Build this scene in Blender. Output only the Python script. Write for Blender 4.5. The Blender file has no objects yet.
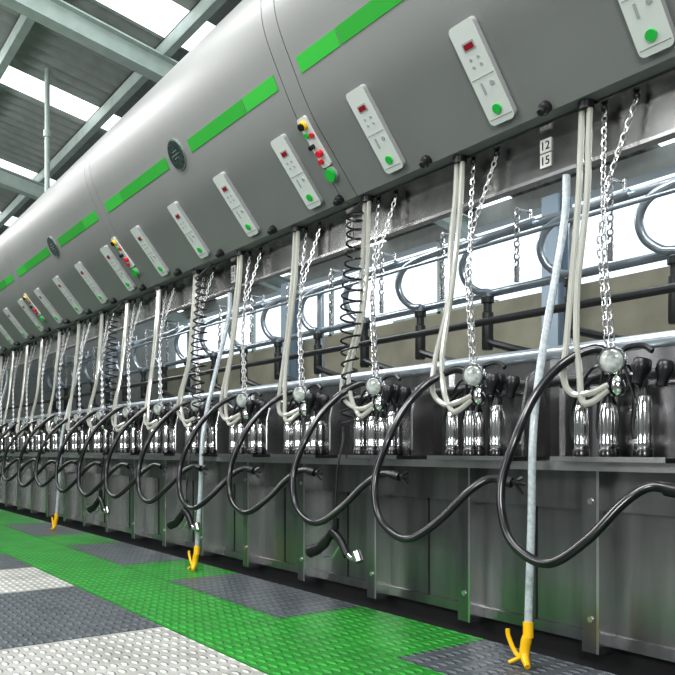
import bpy, bmesh, math, random
from mathutils import Vector, Matrix
random.seed(4)
H0=0.83
TH=math.radians(35.9)
sc=bpy.context.scene
try:
    sc.view_settings.view_transform='Standard'
    sc.view_settings.look='Medium High Contrast'
except Exception: pass
# ------------------------------------------------------------ materials
def mat(name,col,rough=.5,metal=0.,emit=None,es=0.,trans=0.,noise=0.,nscale=8.,bump=0.,coat=0.,stretch=(1,1,1),spec=.5):
    m=bpy.data.materials.new(name); m.use_nodes=True
    nt=m.node_tree; b=nt.nodes['Principled BSDF']
    b.inputs['Base Color'].default_value=(*col,1); b.inputs['Roughness'].default_value=rough
    b.inputs['Metallic'].default_value=metal
    b.inputs['Specular IOR Level'].default_value=spec
    if coat: b.inputs['Coat Weight'].default_value=coat
    if trans: b.inputs['Transmission Weight'].default_value=trans
    if emit: b.inputs['Emission Color'].default_value=(*emit,1); b.inputs['Emission Strength'].default_value=es
    tc=nt.nodes.new('ShaderNodeTexCoord'); mp=nt.nodes.new('ShaderNodeMapping')
    mp.inputs['Scale'].default_value=stretch
    nt.links.new(tc.outputs['Object'],mp.inputs['Vector'])
    n=nt.nodes.new('ShaderNodeTexNoise'); n.inputs['Scale'].default_value=nscale; n.inputs['Detail'].default_value=4
    nt.links.new(mp.outputs['Vector'],n.inputs['Vector'])
    if noise:
        r=nt.nodes.new('ShaderNodeMapRange'); r.inputs['From Min'].default_value=.3; r.inputs['From Max'].default_value=.7
        r.inputs['To Min'].default_value=1-noise; r.inputs['To Max'].default_value=1+noise
        nt.links.new(n.outputs['Fac'],r.inputs['Value'])
        v=nt.nodes.new('ShaderNodeVectorMath'); v.operation='SCALE'; v.inputs[0].default_value=col
        nt.links.new(r.outputs['Result'],v.inputs['Scale']); nt.links.new(v.outputs['Vector'],b.inputs['Base Color'])
    if bump:
        bp=nt.nodes.new('ShaderNodeBump'); bp.inputs['Strength'].default_value=bump; bp.inputs['Distance'].default_value=.01
        nt.links.new(n.outputs['Fac'],bp.inputs['Height']); nt.links.new(bp.outputs['Normal'],b.inputs['Normal'])
    return m
def plate_mat(name,col,rough=.45):
    m=mat(name,col,rough); nt=m.node_tree; b=nt.nodes['Principled BSDF']
    tc=nt.nodes.new('ShaderNodeTexCoord')
    def pat(sx,sy,off):
        mp=nt.nodes.new('ShaderNodeMapping'); mp.inputs['Scale'].default_value=(sx,sy,0.0); mp.inputs['Location'].default_value=(off,off,0)
        nt.links.new(tc.outputs['Object'],mp.inputs['Vector'])
        v=nt.nodes.new('ShaderNodeTexVoronoi'); v.inputs['Scale'].default_value=1; v.inputs['Randomness'].default_value=0
        nt.links.new(mp.outputs['Vector'],v.inputs['Vector'])
        r=nt.nodes.new('ShaderNodeMapRange'); r.inputs['From Min'].default_value=.22; r.inputs['From Max'].default_value=.36
        r.inputs['To Min'].default_value=1; r.inputs['To Max'].default_value=0
        nt.links.new(v.outputs['Distance'],r.inputs['Value']); return r
    a=pat(11,24,0.0)
    c2=nt.nodes.new('ShaderNodeTexNoise'); c2.inputs['Scale'].default_value=5; c2.inputs['Detail'].default_value=6
    nt.links.new(tc.outputs['Object'],c2.inputs['Vector'])
    rr=nt.nodes.new('ShaderNodeMapRange'); rr.inputs['From Min'].default_value=.3; rr.inputs['From Max'].default_value=.7
    rr.inputs['To Min'].default_value=.75; rr.inputs['To Max'].default_value=1.1
    nt.links.new(c2.outputs['Fac'],rr.inputs['Value'])
    r2=nt.nodes.new('ShaderNodeMapRange'); r2.inputs['To Min'].default_value=.65; r2.inputs['To Max'].default_value=1.2
    nt.links.new(a.outputs['Result'],r2.inputs['Value'])
    mu=nt.nodes.new('ShaderNodeMath'); mu.operation='MULTIPLY'
    nt.links.new(rr.outputs['Result'],mu.inputs[0]); nt.links.new(r2.outputs['Result'],mu.inputs[1])
    vm=nt.nodes.new('ShaderNodeVectorMath'); vm.operation='SCALE'; vm.inputs[0].default_value=col
    nt.links.new(mu.outputs['Value'],vm.inputs['Scale']); nt.links.new(vm.outputs['Vector'],b.inputs['Base Color'])
    bp=nt.nodes.new('ShaderNodeBump'); bp.inputs['Strength'].default_value=1; bp.inputs['Distance'].default_value=.012
    nt.links.new(a.outputs['Result'],bp.inputs['Height']); nt.links.new(bp.outputs['Normal'],b.inputs['Normal'])
    return m
M={}
M['cab']=mat('cabinet_grey_paint',(.235,.245,.238),.46,.3,noise=.03,nscale=2)
M['seam']=mat('dark_seam',(.02,.02,.02),.7)
M['stripe']=mat('green_stripe',(.010,.27,.018),.5)
M['stripe2']=mat('light_green_stripe',(.02,.35,.03),.5)
M['logo']=mat('badge_dark',(.05,.08,.07),.25,.5,noise=.4,nscale=60)
M['ring']=mat('badge_ring',(.35,.4,.38),.3,.7)
M['disp']=mat('display_plastic',(.58,.62,.59),.4)
M['dispedge']=mat('display_side',(.3,.31,.31),.5)
M['redlcd']=mat('display_window',(.12,.01,.015),.15,emit=(.6,.02,.03),es=.2)
M['btn']=mat('grey_button',(.32,.35,.35),.5)
M['gbtn']=mat('green_button',(.02,.42,.06),.35)
M['red']=mat('red_button',(.6,.02,.04),.35)
M['yel']=mat('yellow_plastic',(.85,.5,.01),.35)
M['black']=mat('black_plastic',(.012,.012,.014),.35)
M['rub']=mat('black_rubber',(.010,.011,.013),.28,noise=.2,coat=.4)
M['ss']=mat('stainless_steel',(.72,.72,.72),.24,1.,noise=.06,nscale=20,stretch=(1,1,.1))
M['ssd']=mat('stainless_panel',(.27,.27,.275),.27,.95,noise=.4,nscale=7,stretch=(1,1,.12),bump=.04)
M['band']=mat('stainless_band',(.42,.42,.41),.22,1.,noise=.35,nscale=6,bump=.06)
M['chrome']=mat('chrome',(.95,.95,.95),.13,1.)
M['chain']=mat('galvanised_chain',(.6,.61,.61),.3,.9)
M['cream']=mat('milk_tube',(.60,.61,.55),.16,coat=.8,trans=.45)
M['clear']=mat('translucent_hose',(.60,.67,.70),.2,noise=.2,nscale=60,coat=.6,trans=.35)
M['galv']=mat('galvanised_rail',(.50,.57,.62),.28,.75,noise=.1)
M['darkpipe']=mat('dark_steel_pipe',(.06,.065,.065),.35,.5)
M['wall']=mat('olive_concrete',(.26,.258,.20),.85,noise=.15,nscale=3,bump=.15)
M['wallg']=mat('grey_wall_sheet',(.22,.24,.23),.7,noise=.08)
M['conc']=mat('concrete',(.2,.2,.19),.85,noise=.15,nscale=6,bump=.2)
M['pit']=mat('drain_dark',(.015,.015,.015),.8)
M['roof']=mat('corrugated_roof',(.27,.30,.28),.6,.1,noise=.1)
M['sky']=mat('skylight_sheet',(.9,.93,.95),.5,emit=(.93,.97,1),es=1.3)
M['beam']=mat('beam_paint',(.33,.40,.37),.5,.1,noise=.1)
M['col']=mat('column_blue_grey',(.33,.42,.5),.5)
M['glass']=mat('gauge_face',(.36,.39,.37),.08,noise=.5,nscale=35,coat=1)
M['plate']=mat('number_plate',(.75,.75,.72),.4)
M['mg']=plate_mat('mat_green',(.035,.36,.045),.42)
M['mw']=plate_mat('mat_white',(.60,.61,.57),.45)
M['mk']=plate_mat('mat_grey',(.13,.15,.165),.4)
# ------------------------------------------------------------ mesh builder in (s,d,h)
def V(*a): return Vector(a)
class MB:
    def __init__(s): s.v=[];s.f=[];s.m=[];s.sm=[];s.mats=[]
    def mi(s,k):
        if k not in s.mats: s.mats.append(k)
        return s.mats.index(k)
    def add(s,vs,fs,k,smooth=False):
        o=len(s.v); i=s.mi(k)
        s.v+= [tuple(x) for x in vs]
        for f in fs: s.f.append([o+j for j in f]); s.m.append(i); s.sm.append(smooth)
    def box(s,a,b,k):
        (x0,y0,z0),(x1,y1,z1)=a,b
        vs=[(x0,y0,z0),(x1,y0,z0),(x1,y1,z0),(x0,y1,z0),(x0,y0,z1),(x1,y0,z1),(x1,y1,z1),(x0,y1,z1)]
        s.add(vs,[(0,1,2,3),(4,5,6,7),(0,1,5,4),(1,2,6,5),(2,3,7,6),(3,0,4,7)],k)
    def prism(s,poly,o,u,v,n,t,k,k2=None):
        o=Vector(o);N=len(poly)
        a=[o+u*p[0]+v*p[1] for p in poly]; b=[x+n*t for x in a]
        s.add(b,[tuple(range(N))],k)
        s.add(a+b,[tuple(range(N-1,-1,-1))]+[(i,(i+1)%N,N+(i+1)%N,N+i) for i in range(N)],k2 or k)
    def tube(s,pts,r,k,seg=8,closed=False,smooth=True):
        pts=[Vector(p) for p in pts]; n=len(pts)
        if not isinstance(r,(list,tuple)): r=[r]*n
        vs=[];fs=[];up=None
        for i,p in enumerate(pts):
            if closed: t=pts[(i+1)%n]-pts[i-1]
            else: t=pts[min(i+1,n-1)]-pts[max(i-1,0)]
            if t.length<1e-9: t=V(0,0,1)
            t.normalize()
            if up is None:
                up=V(0,0,1) if abs(t.z)<.9 else V(1,0,0)
            up=(up-t*up.dot(t))
            if up.length<1e-6: up=t.orthogonal()
            up.normalize(); w=t.cross(up)
            rr=r[min(i,len(r)-1)]
            for j in range(seg):
                a=2*math.pi*j/seg
                vs.append(p+(up*math.cos(a)+w*math.sin(a))*rr)
        m=n if closed else n-1
        for i in range(m):
            for j in range(seg):
                a=i*seg+j;b=i*seg+(j+1)%seg;i2=((i+1)%n)*seg
                fs.append((a,b,i2+(j+1)%seg,i2+j))
        s.add(vs,fs,k,smooth)
        if not closed:
            s.add(vs[:seg],[tuple(range(seg))],k); s.add(vs[-seg:],[tuple(range(seg))],k)
    def cyl(s,a,b,r,k,seg=16,r2=None):
        s.tube([a,b],[r,r if r2 is None else r2],k,seg)
    def lathe(s,o,ax,prof,k,seg=16):
        o=Vector(o);ax=Vector(ax).normalized()
        e=ax.orthogonal().normalized();w=ax.cross(e);vs=[];fs=[]
        for t,r in prof:
            for j in range(seg):
                a=2*math.pi*j/seg; vs.append(o+ax*t+(e*math.cos(a)+w*math.sin(a))*r)
        for i in range(len(prof)-1):
            for j in range(seg):
                fs.append((i*seg+j,i*seg+(j+1)%seg,(i+1)*seg+(j+1)%seg,(i+1)*seg+j))
        s.add(vs,fs,k,True)
        s.add(vs[:seg],[tuple(range(seg))],k); s.add(vs[-seg:],[tuple(range(seg))],k)
    def sphere(s,o,r,k,seg=12):
        pr=[(-r*math.cos(math.pi*i/8),max(1e-4,r*math.sin(math.pi*i/8))) for i in range(9)]
        s.lathe(o,(0,0,1),pr,k,seg)
    def chain(s,pts,k,L=.034,r=.0032,w=.0085):
        P=[Vector(p) for p in pts]; seglen=[(P[i+1]-P[i]).length for i in range(len(P)-1)]
        tot=sum(seglen); n=int(tot/(L*.78))
        def at(t):
            for i,l in enumerate(seglen):
                if t<=l or i==len(seglen)-1: return P[i].lerp(P[i+1],t/l),(P[i+1]-P[i]).normalized()
                t-=l
        for i in range(n):
            c,t=at((i+.5)*tot/n)
            e=t.cross(V(0.5,-.86,0.1)).normalized(); w2=t.cross(e)
            if i%2: e,w2=w2,e
            e=(e+w2*.35).normalized()
            ring=[]
            for j in range(10):
                a=2*math.pi*j/10
                ring.append(c+t*math.cos(a)*L*.5+e*math.sin(a)*w)
            s.tube(ring,r,k,5,closed=True)
    def mesh(s,name):
        me=bpy.data.meshes.new(name)
        me.from_pydata([(-x,y,z) for x,y,z in s.v],[],s.f)
        for k in s.mats: me.materials.append(M[k])
        me.polygons.foreach_set('material_index',s.m); me.polygons.foreach_set('use_smooth',s.sm)
        bm=bmesh.new(); bm.from_mesh(me); bmesh.ops.remove_doubles(bm,verts=bm.verts,dist=1e-6)
        bmesh.ops.recalc_face_normals(bm,faces=bm.faces)
        for e in bm.edges:
            if len(e.link_faces)==2 and e.calc_face_angle(0)>math.radians(40): e.smooth=False
        bm.to_mesh(me); bm.free(); me.update()
        return me
def place(name,mesh,s=0,d=0,h=0):
    o=bpy.data.objects.new(name,mesh); bpy.context.collection.objects.link(o)
    o.location=(-s,d,h+H0); return o
def one(name,mb,s=0,d=0,h=0): return place(name,mb.mesh(name),s,d,h)
def crom(P,n=6):
    P=[Vector(p) for p in P]; Q=[P[0]*2-P[1]]+P+[P[-1]*2-P[-2]]; out=[]
    for i in range(1,len(Q)-2):
        a,b,c,d=Q[i-1:i+3]
        for j in range(n):
            t=j/n
            out.append(.5*((2*b)+(c-a)*t+(2*a-5*b+4*c-d)*t*t+(3*b-a-3*c+d)*t**3))
    out.append(P[-1]); return out
def rrect(w,h,r,n=5):
    o=[]
    for cx,cy,a0 in ((w/2-r,h/2-r,0),(-w/2+r,h/2-r,90),(-w/2+r,-h/2+r,180),(w/2-r,-h/2+r,270)):
        for i in range(n+1):
            a=math.radians(a0+90*i/n); o.append((cx+r*math.cos(a),cy+r*math.sin(a)))
    return o
def circ(r,n=20): return [(r*math.cos(2*math.pi*i/n),r*math.sin(2*math.pi*i/n)) for i in range(n)]
# ------------------------------------------------------------ room
S0,S1=-4.0,15.0; DB=6.5; DF=-4.0; WB=1.66; WT=2.56
def roofh(d): return 3.6-.2*(d-2.45)
f=MB(); f.box((S0,DF,-.95),(S1,2.52,-.845),'conc'); f.box((S0,2.52,-1.15),(S1,2.9,-1.0),'pit')
one('floor',f)
def matrect(s0,s1,d0,d1,k):
    m=MB(); g=.004
    m.box((s0+g,d0+g,-.845),(s1-g,d1-g,-.83),k); one('rubber_floor_mat',m)
for a,b,k in ((-3.9,-1,'mk'),(-1,.7,'mw'),(.7,2.1,'mk'),(2.1,3.42,'mw'),(3.42,4.75,'mk'),(4.75,5.7,'mw'),(5.7,6.55,'mk'),(6.55,7.8,'mg'),(7.8,9,'mw'),(9,10.2,'mk'),(10.2,14.9,'mg')):
    matrect(a,b,.3,1.465,k)
matrect(-3.9,14.9,1.465,2.0,'mg'); matrect(-3.9,14.9,-1.6,.3,'mk')
for a,b,k in ((-3.9,.1,'mg'),(.1,1.0,'mg'),(1.0,2.36,'mk'),(2.36,3.25,'mg'),(3.25,4.6,'mk'),(4.6,5.4,'mg'),(5.4,6.8,'mk'),(6.8,7.7,'mg'),(7.7,9.1,'mk'),(9.1,14.9,'mg')):
    matrect(a,b,2.0,2.51,k)
m=MB(); m.box((S0+.01,2.96,-1.15),(S1-.01,DB-.01,-.065),'conc'); one('cow_platform',m)
m=MB(); m.box((S0,DB,-1.15),(S1,DB+.2,WB),'wall'); m.box((S0,DB,WT),(S1,DB+.2,2.76),'wallg'); one('wall_back',m)
m=MB(); m.box((S0,DF-.2,-.95),(S1,DF,roofh(DF)),'wallg'); one('wall_front',m)
for nm,x in (('wall_left',S1),('wall_right',S0-.2)):
    m=MB(); poly=[(DF,-1.15),(DB+.2,-1.15),(DB+.2,roofh(DB+.2)),(DF,roofh(DF))]
    m.prism(poly,(x,0,0),V(0,1,0),V(0,0,1),V(1,0,0),.2,'wallg'); one(nm,m)
for i,s in enumerate((-1.5,1.0,3.0,6.9,9.2,11.5)):
    m=MB(); m.box((s,DB+.05,WB),(s+.06,DB+.1,WT),'beam'); m.box((s-.9,DB+.05,WB),(s+.9,DB+.1,WB+.04),'beam'); one('window_%d'%(i+1),m)
for s in (0.0,4.97,9.94):
    m=MB(); m.box((s-.1,6.2,-.06),(s+.1,6.23,roofh(6.3)-.3),'col'); m.box((s-.1,6.4,-.06),(s+.1,6.43,roofh(6.3)-.3),'col'); m.box((s-.01,6.23,-.06),(s+.01,6.4,roofh(6.3)-.3),'col'); one('steel_column',m)
m=MB(); step=.03; n=int((S1-S0)/step)
sk=[-2.6,-.5,1.6,3.75,5.95,8.1,10.45,12.5,14.5]
for i in range(n):
    s=S0+i*step; s2=s+step
    a=.025*math.sin(2*math.pi*s/.18); b=.025*math.sin(2*math.pi*s2/.18)
    k='sky' if any(abs(s-c)<.25 for c in sk) else 'roof'
    m.add([(s,DF-.3,roofh(DF-.3)+a),(s2,DF-.3,roofh(DF-.3)+b),(s2,DB+.4,roofh(DB+.4)+b),(s,DB+.4,roofh(DB+.4)+a)],[(0,1,2,3)],k,True)
one('ceiling',m)
for d in (-3.3,-2.3,-1.3,-.3,.7,1.7,2.7,3.7,4.7,5.7):
    m=MB(); h=roofh(d)-.03
    m.box((S0,d-.035,h-.12),(S1,d-.02,h),'beam'); m.box((S0,d-.035,h-.13),(S1,d+.035,h-.118),'beam'); m.box((S0,d-.035,h-.012),(S1,d+.035,h),'beam')
    one('roof_purlin',m)
for s in (-1.3,2.4,6.3,10.2,14.0):
    m=MB()
    for (w,t0,t1) in ((.07,-.16,-.175),(.07,-.34,-.355),(.008,-.175,-.34)):
        poly=[(DF,roofh(DF)+t0),(DB,roofh(DB)+t0),(DB,roofh(DB)+t1),(DF,roofh(DF)+t1)]
        m.prism(poly,(s-w,0,0),V(0,1,0),V(0,0,1),V(1,0,0),2*w,'beam')
    one('roof_rafter',m)
m=MB(); pd,ps=2.08,7.62; m.cyl((ps,pd,2.458),(ps,pd,roofh(pd)-.02),.024,'beam'); m.cyl((ps,pd,3.0),(ps,pd,3.06),.036,'beam'); one('hanging_conduit_pole',m)
# ------------------------------------------------------------ cabinet
PR=crom([(2.45,0,1.33),(2.305,0,1.51),(2.16,0,1.69),(2.04,0,1.91),(1.962,0,2.08),(1.94,0,2.22),(1.965,0,2.34),(2.03,0,2.43),(2.13,0,2.48),(2.3,0,2.5),(2.75,0,2.5)],4)
PR=[(p.x,p.z) for p in PR]
def pprof(par):
    for i in range(len(PR)-1):
        a=PR[i][1]/PR[i][0]; b=PR[i+1][1]/PR[i+1][0]
        if a<=par<=b:
            t=(par-a)/(b-a); return (PR[i][0]+(PR[i+1][0]-PR[i][0])*t, PR[i][1]+(PR[i+1][1]-PR[i][1])*t)
def shell(mb,s0,s1,k):
    prof=PR+[(2.75,1.33)]
    N=len(prof)
    vs=[(s0,a,b) for a,b in prof]+[(s1,a,b) for a,b in prof]
    mb.add(vs,[(i,i+1,N+i+1,N+i) for i in range(N-2)],k,True)
    mb.add(vs,[(N-2,N-1,2*N-1,2*N-2),(N-1,0,N,2*N-1),tuple(range(N)),tuple(range(N,2*N))],k)
def strip(mb,s0,s1,r0,r1,k):
    pts=[pprof(r0+(r1-r0)*i/4) for i in range(5)]
    t=Vector((pts[-1][0]-pts[0][0],pts[-1][1]-pts[0][1])).normalized(); n=Vector((-t.y,t.x))
    if n.x>0: n=-n
    q=[(p[0]+n.x*.003,p[1]+n.y*.003) for p in pts]; q2=[(p[0]-n.x*.003,p[1]-n.y*.003) for p in pts]
    poly=q+q2[::-1]; N=len(poly)
    vs=[(s0,a,b) for a,b in poly]+[(s1,a,b) for a,b in poly]
    mb.add(vs,[(i,(i+1)%N,N+(i+1)%N,N+i) for i in range(N)]+[tuple(range(N)),tuple(range(N,2*N))],k)
SP_=.685; SEC=SP_*4
SEAM=[3.27+SEC*i for i in range(-2,5)]
cm=MB(); shell(cm,.063,SEC-.063,'cab')
for a,b,k in ((.11,.43,'stripe2'),(.44,1.13,'stripe'),(1.47,2.30,'stripe'),(2.31,2.63,'stripe2')): strip(cm,a,b,.890,.938,k)
pc=pprof(.917); tt=(Vector(pprof(.937))-Vector(pprof(.90))).normalized(); T=V(0,tt.x,tt.y); Nn=V(0,-tt.y,tt.x)
if Nn.y>0: Nn=-Nn
cm.prism(circ(.098,32),V(1.31,pc[0],pc[1])-Nn*.002,V(1,0,0),T,Nn,.010,'ring')
cm.prism(circ(.088,32),V(1.31,pc[0],pc[1]),V(1,0,0),T,Nn,.012,'logo')
for q,w in ((-.02,.05),(0.0,.1),(.022,.05)):
    cm.prism(rrect(w,.006,.002),V(1.31,pc[0],pc[1])+T*q,V(1,0,0),T,Nn,.014,'ring')
cmesh=cm.mesh('milking_cabinet')
for s in SEAM[:-1]: place('milking_cabinet',cmesh,s)
sm=MB(); shell(sm,-.057,.057,'cab')
BT=V(0,-.29,.36).normalized(); BN=V(0,-.36,-.29).normalized(); B0=V(0,2.45,1.33)
def onface(s,t): return V(s,B0.y,B0.z)+BT*t
U=V(1,0,0)
sm.prism(rrect(.075,.27,.015),onface(0.02,.335),U,BT,BN,.012,'disp')
sm.prism(circ(.022),onface(.02,.43)+BN*.012,U,BT,BN,.02,'yel'); sm.prism(circ(.018),onface(.02,.43)+BN*.032,U,BT,BN,.012,'black')
sm.prism(circ(.014),onface(.038,.38)+BN*.012,U,BT,BN,.012,'gbtn'); sm.prism(circ(.014),onface(.0,.37)+BN*.012,U,BT,BN,.012,'red')
sm.prism(circ(.012),onface(.035,.32)+BN*.012,U,BT,BN,.03,'black')
sm.prism(circ(.018),onface(.01,.275)+BN*.012,U,BT,BN,.025,'red'); sm.prism(circ(.013),onface(.035,.235)+BN*.012,U,BT,BN,.02,'red')
sm.prism(circ(.034,24),onface(.02,.155),U,BT,BN,.03,'gbtn'); sm.prism(circ(.04,24),onface(0.02,.155),U,BT,BN,.012,'dispedge')
smesh=sm.mesh('cabinet_joint_panel')
for s in SEAM[1:-1]: place('cabinet_joint_panel',smesh,s)
b=MB(); b.box((S0+.1,2.6,1.14),(S1-.1,2.63,1.325),'band'); b.box((S0+.1,2.52,1.318),(S1-.1,2.75,1.325),'band'); b.box((S0+.1,2.59,1.135),(S1-.1,2.64,1.15),'ss')
for i in range(0,9):
    s=.5+i*1.4+.02
    b.box((s-.003,2.594,1.15),(s+.003,2.6,1.318),'seam')
one('steel_service_band',b)
# ------------------------------------------------------------ display
dm=MB()
dm.prism(rrect(.13,.41,.022),onface(0,.245)+BN*.001,U,BT,BN,.026,'disp','dispedge')
f0=BN*.027
dm.prism(rrect(.06,.036,.004),onface(-.0,.36)+f0,U,BT,BN,.002,'btn'); dm.prism(rrect(.046,.022,.003),onface(-.0,.36)+f0,U,BT,BN,.004,'redlcd')
for t,x in ((.31,-.02),(.31,.02),(.28,-.02),(.28,.02)): dm.prism(rrect(.012,.012,.005),onface(x,t)+f0,U,BT,BN,.003,'btn')
dm.prism(rrect(.115,.003,.001),onface(0,.235)+f0,U,BT,BN,.002,'dispedge')
dm.prism(rrect(.010,.05,.003),onface(.02,.19)+f0,U,BT,BN,.003,'btn')
dm.prism(circ(.010),onface(-.03,.2)+f0,U,BT,BN,.004,'btn')
dm.prism(circ(.020),onface(-.0,.10)+f0,U,BT,BN,.008,'gbtn')
dm.prism(rrect(.115,.003,.001),onface(0,.065)+f0,U,BT,BN,.002,'dispedge')
dm.lathe(onface(-.19,.02),BN,[(0,.026),(.02,.026),(.024,.02),(.045,.018),(.05,.012)],'black',16)
dmesh=dm.mesh('milk_meter_display')
UN=[1.475+SP_*n for n in range(-3,18)]
for s in UN: place('milk_meter_display',dmesh,s)
def textmesh(txt):
    cu=bpy.data.curves.new('t','FONT'); cu.body=txt; cu.size=.05; cu.align_x='CENTER'; cu.extrude=.001
    o=bpy.data.objects.new('t',cu); bpy.context.collection.objects.link(o)
    dg=bpy.context.evaluated_depsgraph_get(); me=bpy.data.meshes.new_from_object(o.evaluated_get(dg))
    bpy.data.objects.remove(o); return me
for i,s in enumerate((.7,2.10,3.47,4.84,6.2,7.6,8.9)):
    for j,num in enumerate((9+3*i,12+3*i)):
        m=MB(); z=1.272-.062*j
        m.box((s-.028,2.592,z-.028),(s+.028,2.599,z+.028),'plate')
        p=one('stall_number_plate',m)
        me=textmesh(str(num) if i!=1 else ('12','15')[j]); me.materials.append(M['black'])
        o=bpy.data.objects.new('digits',me); bpy.context.collection.objects.link(o); o.parent=p
        o.location=(-s,2.590,z-.018); o.rotation_euler=(math.radians(90),0,0)
# ------------------------------------------------------------ milk hose pair
thm=[]
for var in range(3):
    j=lambda a: random.uniform(-a,a)
    th=MB(); b1,b2,b3=j(.015),j(.03),j(.02)
    for k,off in enumerate((-.018,.018)):
        pts=[(.345+off,2.5,1.33),(.345+off,2.49,1.15),(.345+b1+off*(1.3+j(.5)),2.47,.95),(.35+b1+off*(.8+j(.6)),2.44,.65),(.36+b2+off*1.2,2.40,.42),(.345+b2+off*2,2.38,.28+b3),(.29+off*1.2,2.37,.20+off*.7+b3),(.235,2.38,.19+off),(.195,2.42,.225+off*.5)]
        th.tube(crom(pts,7),.0125,'cream',8)
    th.cyl((.345,2.5,1.30),(.345,2.5,1.328),.032,'black')
    thm.append(th.mesh('milk_hose'))
ch=MB()
ch.chain([(.31,2.55,1.30),(.28,2.50,1.05),(.26,2.47,.80),(.22,2.47,.37)],'chain')
ch.chain([(.18,2.56,1.30),(.26,2.50,1.0),(.285,2.48,.78),(.235,2.46,.37)],'chain')
ch.sphere((.31,2.55,1.305),.014,'black'); ch.sphere((.18,2.56,1.305),.014,'black')
chm=ch.mesh('hanging_chain')
# cluster
cl=MB()
G=V(.2,2.44,.325); gn=V(-.35,-.92,-.12).normalized()
cl.lathe(G-gn*.03,gn,[(0,.03),(.005,.045),(.02,.05),(.045,.05),(.05,.047),(.05,.041),(.046,.040)],'chrome',24)
cl.lathe(G+gn*.010,gn,[(0,.041),(.008,.041),(.014,.034),(.018,.02),(.019,.001)],'glass',24)
cl.lathe((.2,2.47,.195),(0,0,1),[(0,.02),(.01,.03),(.03,.036),(.06,.032),(.08,.018),(.12,.014)],'chrome',16)
cl.tube(crom([(.2,2.47,.33),(.18,2.49,.37),(.12,2.5,.375),(.08,2.5,.35)],5),.01,'black')
CUPS=[(.335,2.44),(.215,2.43),(.08,2.45),(.145,2.54),(.28,2.55)]
for i,(a,d) in enumerate(CUPS):
    top=.185 if i!=2 else .205
    cl.lathe((a,d,0.0),(0,0,1),[(0,.024),(.006,.0275),(.03,.0275),(.034,.026),(.07,.0275),(top-.055,.0275),(top-.03,.024),(top-.012,.018)],'chrome',20)
    cl.lathe((a,d,-.028),(0,0,1),[(0,.024),(.006,.031),(.026,.031),(.034,.026)],'rub',14)
    cl.lathe((a,d,top-.016),(0,0,1),[(0,.020),(.006,.019),(.02,.014),(.03,.011)],'black',12)
    cl.tube(crom([(a,d,top+.01),(a,d,top+.04),((a+.2)/2,(d+2.46)/2,.27),(.2,2.47,.26)],5),.0095,'rub',8)
    cl.tube(crom([(a+.028,d-.01,.04),(a+.040,d-.005,.09),(a+.035,d-.0,.17),((a+.2)/2+.02,d,.30),(.2,2.47,.31)],5),.006,'rub',6)
for (a,d,h) in ((.075,2.43,.32),(.02,2.49,.31),(.13,2.53,.33)):
    cl.lathe((a,d,h),(.15,-.12,-1),[(0,.022),(.006,.028),(.035,.032),(.06,.02),(.09,.018)],'black',14)
# open steel cradle: back sheet, cheek, top rod, tray
cl.box((-.04,2.60,-.03),(.40,2.61,.25),'ssd')
cl.box((-.04,2.585,.24),(.40,2.61,.25),'ss')
poly=[(2.47,-.03),(2.61,-.03),(2.61,.30),(2.55,.33),(2.50,.30),(2.47,.18)]
cl.prism(poly,(-.045,0,0),V(0,1,0),V(0,0,1),V(1,0,0),.006,'ssd')
cl.tube([(-.045,2.47,.0),(-.045,2.47,.18),(-.045,2.50,.30),(-.045,2.55,.33),(-.045,2.60,.30)],.006,'ss',6)
cl.box((-.05,2.37,-.043),(.42,2.61,-.028),'black')
cl.box((-.05,2.365,-.043),(.42,2.372,-.024),'ss')
clm=cl.mesh('milking_cluster')
hm=MB()
U0=.2
pts=[(.02,2.46,.33),(.08,2.43,.355),(.16,2.35,.30),(.19,2.24,.19),(.20,2.15,.05),(.23,2.1,-.12),(.19,2.08,-.27),(.10,2.08,-.345),(.0,2.1,-.36),(-.10,2.16,-.28),(-.18,2.24,-.165),(-.236,2.3,-.115),(-.31,2.33,-.125)]
pts=[(a+U0,b_,c) for a,b_,c in pts]
cp=crom(pts,7); hm.tube(cp,.0165,'rub',10)
e=Vector(pts[-1])
hm.cyl(e+V(.03,-.01,.005),e-V(.01,0,.003),.021,'black')
for dx,dh in ((-.05,-.045),(-.06,-.01),(-.045,.02)): hm.tube(crom([e,e+V(dx*.5,0,dh*.2),e+V(dx,.02,dh)],4),.007,'rub',6)
hmm=hm.mesh('vacuum_hose')
for i,s in enumerate(UN):
    place('milk_hose',thm[i%3],s+random.uniform(-.015,.015)); place('hanging_chain',chm,s); place('milking_cluster',clm,s)
    o=place('vacuum_hose',hmm,s+random.uniform(-.02,.02)); o.scale=(random.uniform(.95,1.05),1,random.uniform(.95,1.06))
# ------------------------------------------------------------ shelf & pit wall
m=MB(); m.box((S0+.1,2.44,-.062),(S1-.1,2.95,-.045),'ss'); m.box((S0+.1,2.435,-.078),(S1-.1,2.445,-.045),'ss'); one('cluster_shelf',m)
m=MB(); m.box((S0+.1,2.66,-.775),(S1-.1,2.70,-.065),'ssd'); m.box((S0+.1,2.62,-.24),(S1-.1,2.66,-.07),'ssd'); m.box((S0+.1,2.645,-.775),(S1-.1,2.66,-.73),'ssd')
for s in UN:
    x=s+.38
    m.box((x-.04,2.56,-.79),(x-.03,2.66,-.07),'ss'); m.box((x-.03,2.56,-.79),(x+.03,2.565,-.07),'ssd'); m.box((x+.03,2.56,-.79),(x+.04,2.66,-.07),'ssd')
    m.box((x-.04,2.557,-.79),(x-.028,2.56,-.07),'ss')
    m.cyl((x,2.555,-.2),(x,2.56,-.2),.012,'ss'); m.cyl((x,2.555,-.66),(x,2.56,-.66),.012,'ss')
    m.box((x-.34,2.655,-.73),(x-.335,2.662,-.24),'seam')
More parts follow.
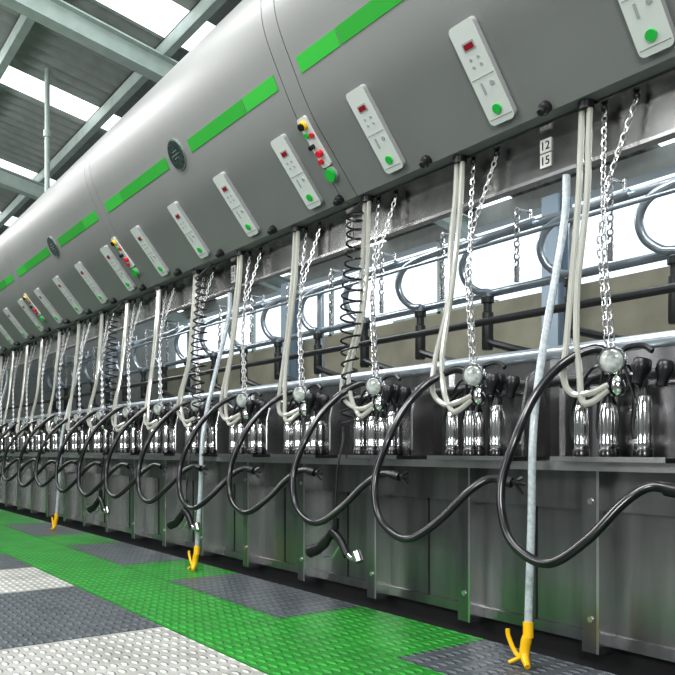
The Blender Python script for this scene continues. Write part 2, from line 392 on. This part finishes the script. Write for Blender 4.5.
m.box((S0+.1,2.70,-1.0),(S1-.1,2.9,-.065),'pit')
one('steel_pit_wall',m)
m=MB(); m.box((S0+.1,2.78,-.044),(S1-.1,2.80,.40),'ssd'); m.cyl((S0+.1,2.79,.43),(S1-.1,2.79,.43),.032,'galv'); m.cyl((S0+.1,2.74,.30),(S1-.1,2.74,.30),.018,'darkpipe')
for s in UN:
    m.box((s-.0,2.76,-.044),(s+.05,2.78,.40),'ss')
one('kick_panel',m)
# ------------------------------------------------------------ stall fronts
DS=4.05
m=MB(); m.cyl((S0+.1,DS,1.5),(S1-.1,DS,1.5),.027,'galv'); m.cyl((S0+.1,DS,1.1),(S1-.1,DS,1.1),.027,'galv')
m.cyl((S0+.1,DS+.1,.62),(S1-.1,DS+.1,.62),.03,'galv'); m.cyl((S0+.1,DS-.25,1.36),(S1-.1,DS-.25,1.36),.012,'galv')
m.cyl((S0+.1,3.3,.74),(S1-.1,3.3,.74),.022,'darkpipe')
SP=[2.36+.7*n for n in range(-7,18)]
for s in SP[::4]: m.cyl((s,DS,-.06),(s,DS,1.5),.035,'galv')
one('stall_front_rail',m)
sg=MB()
sg.lathe((0,DS-.03,.70),(0,0,1),[(0,.034),(.01,.04),(.26,.04),(.27,.03),(.33,.03),(.33,.045),(.37,.045)],'darkpipe',16)
sg.cyl((0,DS-.03,1.05),(0,DS-.03,1.12),.035,'galv')
sg.tube(crom([(0,DS-.04,.78),(-.06,DS-.04,.74),(-.40,DS-.04,.64),(-.5,DS+.02,.62)],4),.026,'darkpipe',8)
sg.tube(crom([(-.02,DS-.05,1.10),(.07,DS-.06,1.12),(.16,DS-.08,1.2),(.18,DS-.1,1.31),(.12,DS-.1,1.41),(-.02,DS-.08,1.46),(-.2,DS-.06,1.48),(-.42,DS-.04,1.5)],6),.026,'galv',10)
sg.chain([(-.36,DS-.14,1.58),(-.36,DS-.14,1.12)],'chain',L=.05,r=.006,w=.016)
sg.cyl((-.36,DS-.14,1.10),(-.36,DS-.14,1.2),.018,'ss'); sg.cyl((-.36,DS-.14,1.58),(-.36,DS,1.58),.008,'ss'); sg.cyl((-.36,DS,1.5),(-.36,DS,1.6),.01,'ss')
sgm=sg.mesh('stall_gate')
for s in SP: place('stall_gate',sgm,s)
# ------------------------------------------------------------ wash hoses with yellow guns
for s in (-1.2,1.98,4.88,8.2,11.5):
    m=MB()
    m.tube(crom([(s+.02,2.6,1.12),(s+.02,2.58,.9),(s+.01,2.40,.2),(s,2.36,-.3),(s-.01,2.33,-.68)],6),.016,'clear',10)
    m.cyl((s-.01,2.33,-.66),(s-.015,2.325,-.72),.02,'yel')
    m.tube(crom([(s-.015,2.325,-.70),(s-.005,2.32,-.75),(s-.01,2.31,-.79),(s-.05,2.28,-.817)],5),[.016,.018,.02,.021,.021,.02,.02,.02,.02,.019,.018,.017,.016,.014,.013,.012],'yel',10)
    m.tube(crom([(s+.075,2.31,-.70),(s+.07,2.31,-.73),(s+.035,2.31,-.785),(s,2.31,-.795)],4),.009,'yel',8)
    m.tube(crom([(s+.0,2.31,-.79),(s+.03,2.3,-.81),(s+.05,2.29,-.822)],4),.008,'yel',8)
    one('wash_hose',m)
# ------------------------------------------------------------ coiled hoses with spray guns
for s in (3.19,4.98,6.75):
    m=MB(); pts=[]; turns=20
    pts.append((s,2.5,1.33))
    for i in range(turns*14+1):
        a=2*math.pi*i/14; t=i/(turns*14)
        r=.046*(1-.2*math.sin(t*9)); pts.append((s+r*math.cos(a)+.02*t,2.42+r*math.sin(a)-.03*t,1.24-1.12*t**1.15))
    pts+= [(s+.02,2.36,.05),(s+.03,2.33,-.1),(s+.02,2.31,-.3),(s,2.3,-.42)]
    m.tube(pts,.0055,'black',6)
    g0=V(s,2.3,-.46)
    g=lambda x,y,z: g0+V(x,y,z)*1.4
    m.tube(crom([g(-.0,0,.05),g(0.03,0,.02),g(.08,-.01,-.03),g(.14,-.02,-.055)],5),[.016]*4+[.021]*4+[.026]*4+[.032]*3+[.034],'black',10)
    m.tube(crom([g(0.02,0,.03),g(-.03,0,-.0),g(-.07,0,-.05)],4),.022,'black',10)
    m.tube(crom([g(-.06,0,-.04),g(-.10,0,-.055),g(-.13,0,-.045)],4),.015,'ss',10)
    m.cyl(g(-.12,0,-.03),g(-.14,0,-.062),.022,'ss')
    m.tube(crom([g(-.02,0,-.02),g(.01,-.01,-.06),g(.06,-.01,-.07)],4),.007,'ss',8)
    m.cyl(g(0,0,.04),g(-.0,0,.08),.016,'black')
    one('coiled_spray_gun_hose',m)
# ------------------------------------------------------------ camera
cam=bpy.data.cameras.new('camera'); co=bpy.data.objects.new('camera',cam); bpy.context.collection.objects.link(co)
co.location=(0,0,H0); co.rotation_euler=(math.radians(90),0,math.radians(90)-TH)
cam.sensor_width=36; cam.lens=771/675*36; cam.shift_y=112.5/675; cam.clip_start=.02
sc.camera=co
# ------------------------------------------------------------ lights
w=bpy.data.worlds.new('world'); sc.world=w; w.use_nodes=True
bg=w.node_tree.nodes['Background']; bg.inputs[0].default_value=(.80,.89,1,1); bg.inputs[1].default_value=1.4
def area(name,s,d,h,sx,sy,e,tgt,col=(1,.985,.99)):
    l=bpy.data.lights.new(name,'AREA'); l.shape='RECTANGLE'; l.size=sx; l.size_y=sy; l.energy=e; l.color=col
    o=bpy.data.objects.new(name,l); bpy.context.collection.objects.link(o); o.location=(-s,d,h+H0)
    dirv=Vector((-tgt[0],tgt[1],tgt[2]+H0))-o.location; o.rotation_euler=dirv.to_track_quat('-Z','Y').to_euler()
for s,e in ((0.5,130),(4.5,115),(8.5,105),(12.5,105)): area('overhead_fill',s,.3,3.6,2.4,.8,e,(s,1.6,-1))  # unseen area lights added under the roof to brighten the interior
area('frontal_fill',-1.5,-1.5,1.6,1.2,.8,125,(3.5,2.5,.1))  # flash-like frontal light from behind the camera, no fitting modelled
area('frontal_fill',3.5,-2.2,1.2,2.0,.8,55,(5.5,2.5,0))  # unseen fill aimed at the row from across the pit
for s in (3,8,13): area('roof_fill',s,-1.5,2.4,2,.4,45,(s+1.5,2.5,3.6))  # upward fill added to brighten the roof sheets and beams
for s in (2,6,10): area('stall_fill',s,3.0,2.3,2,.3,32,(s,4.6,.8))  # fill added from the pit side to lift the stall rails
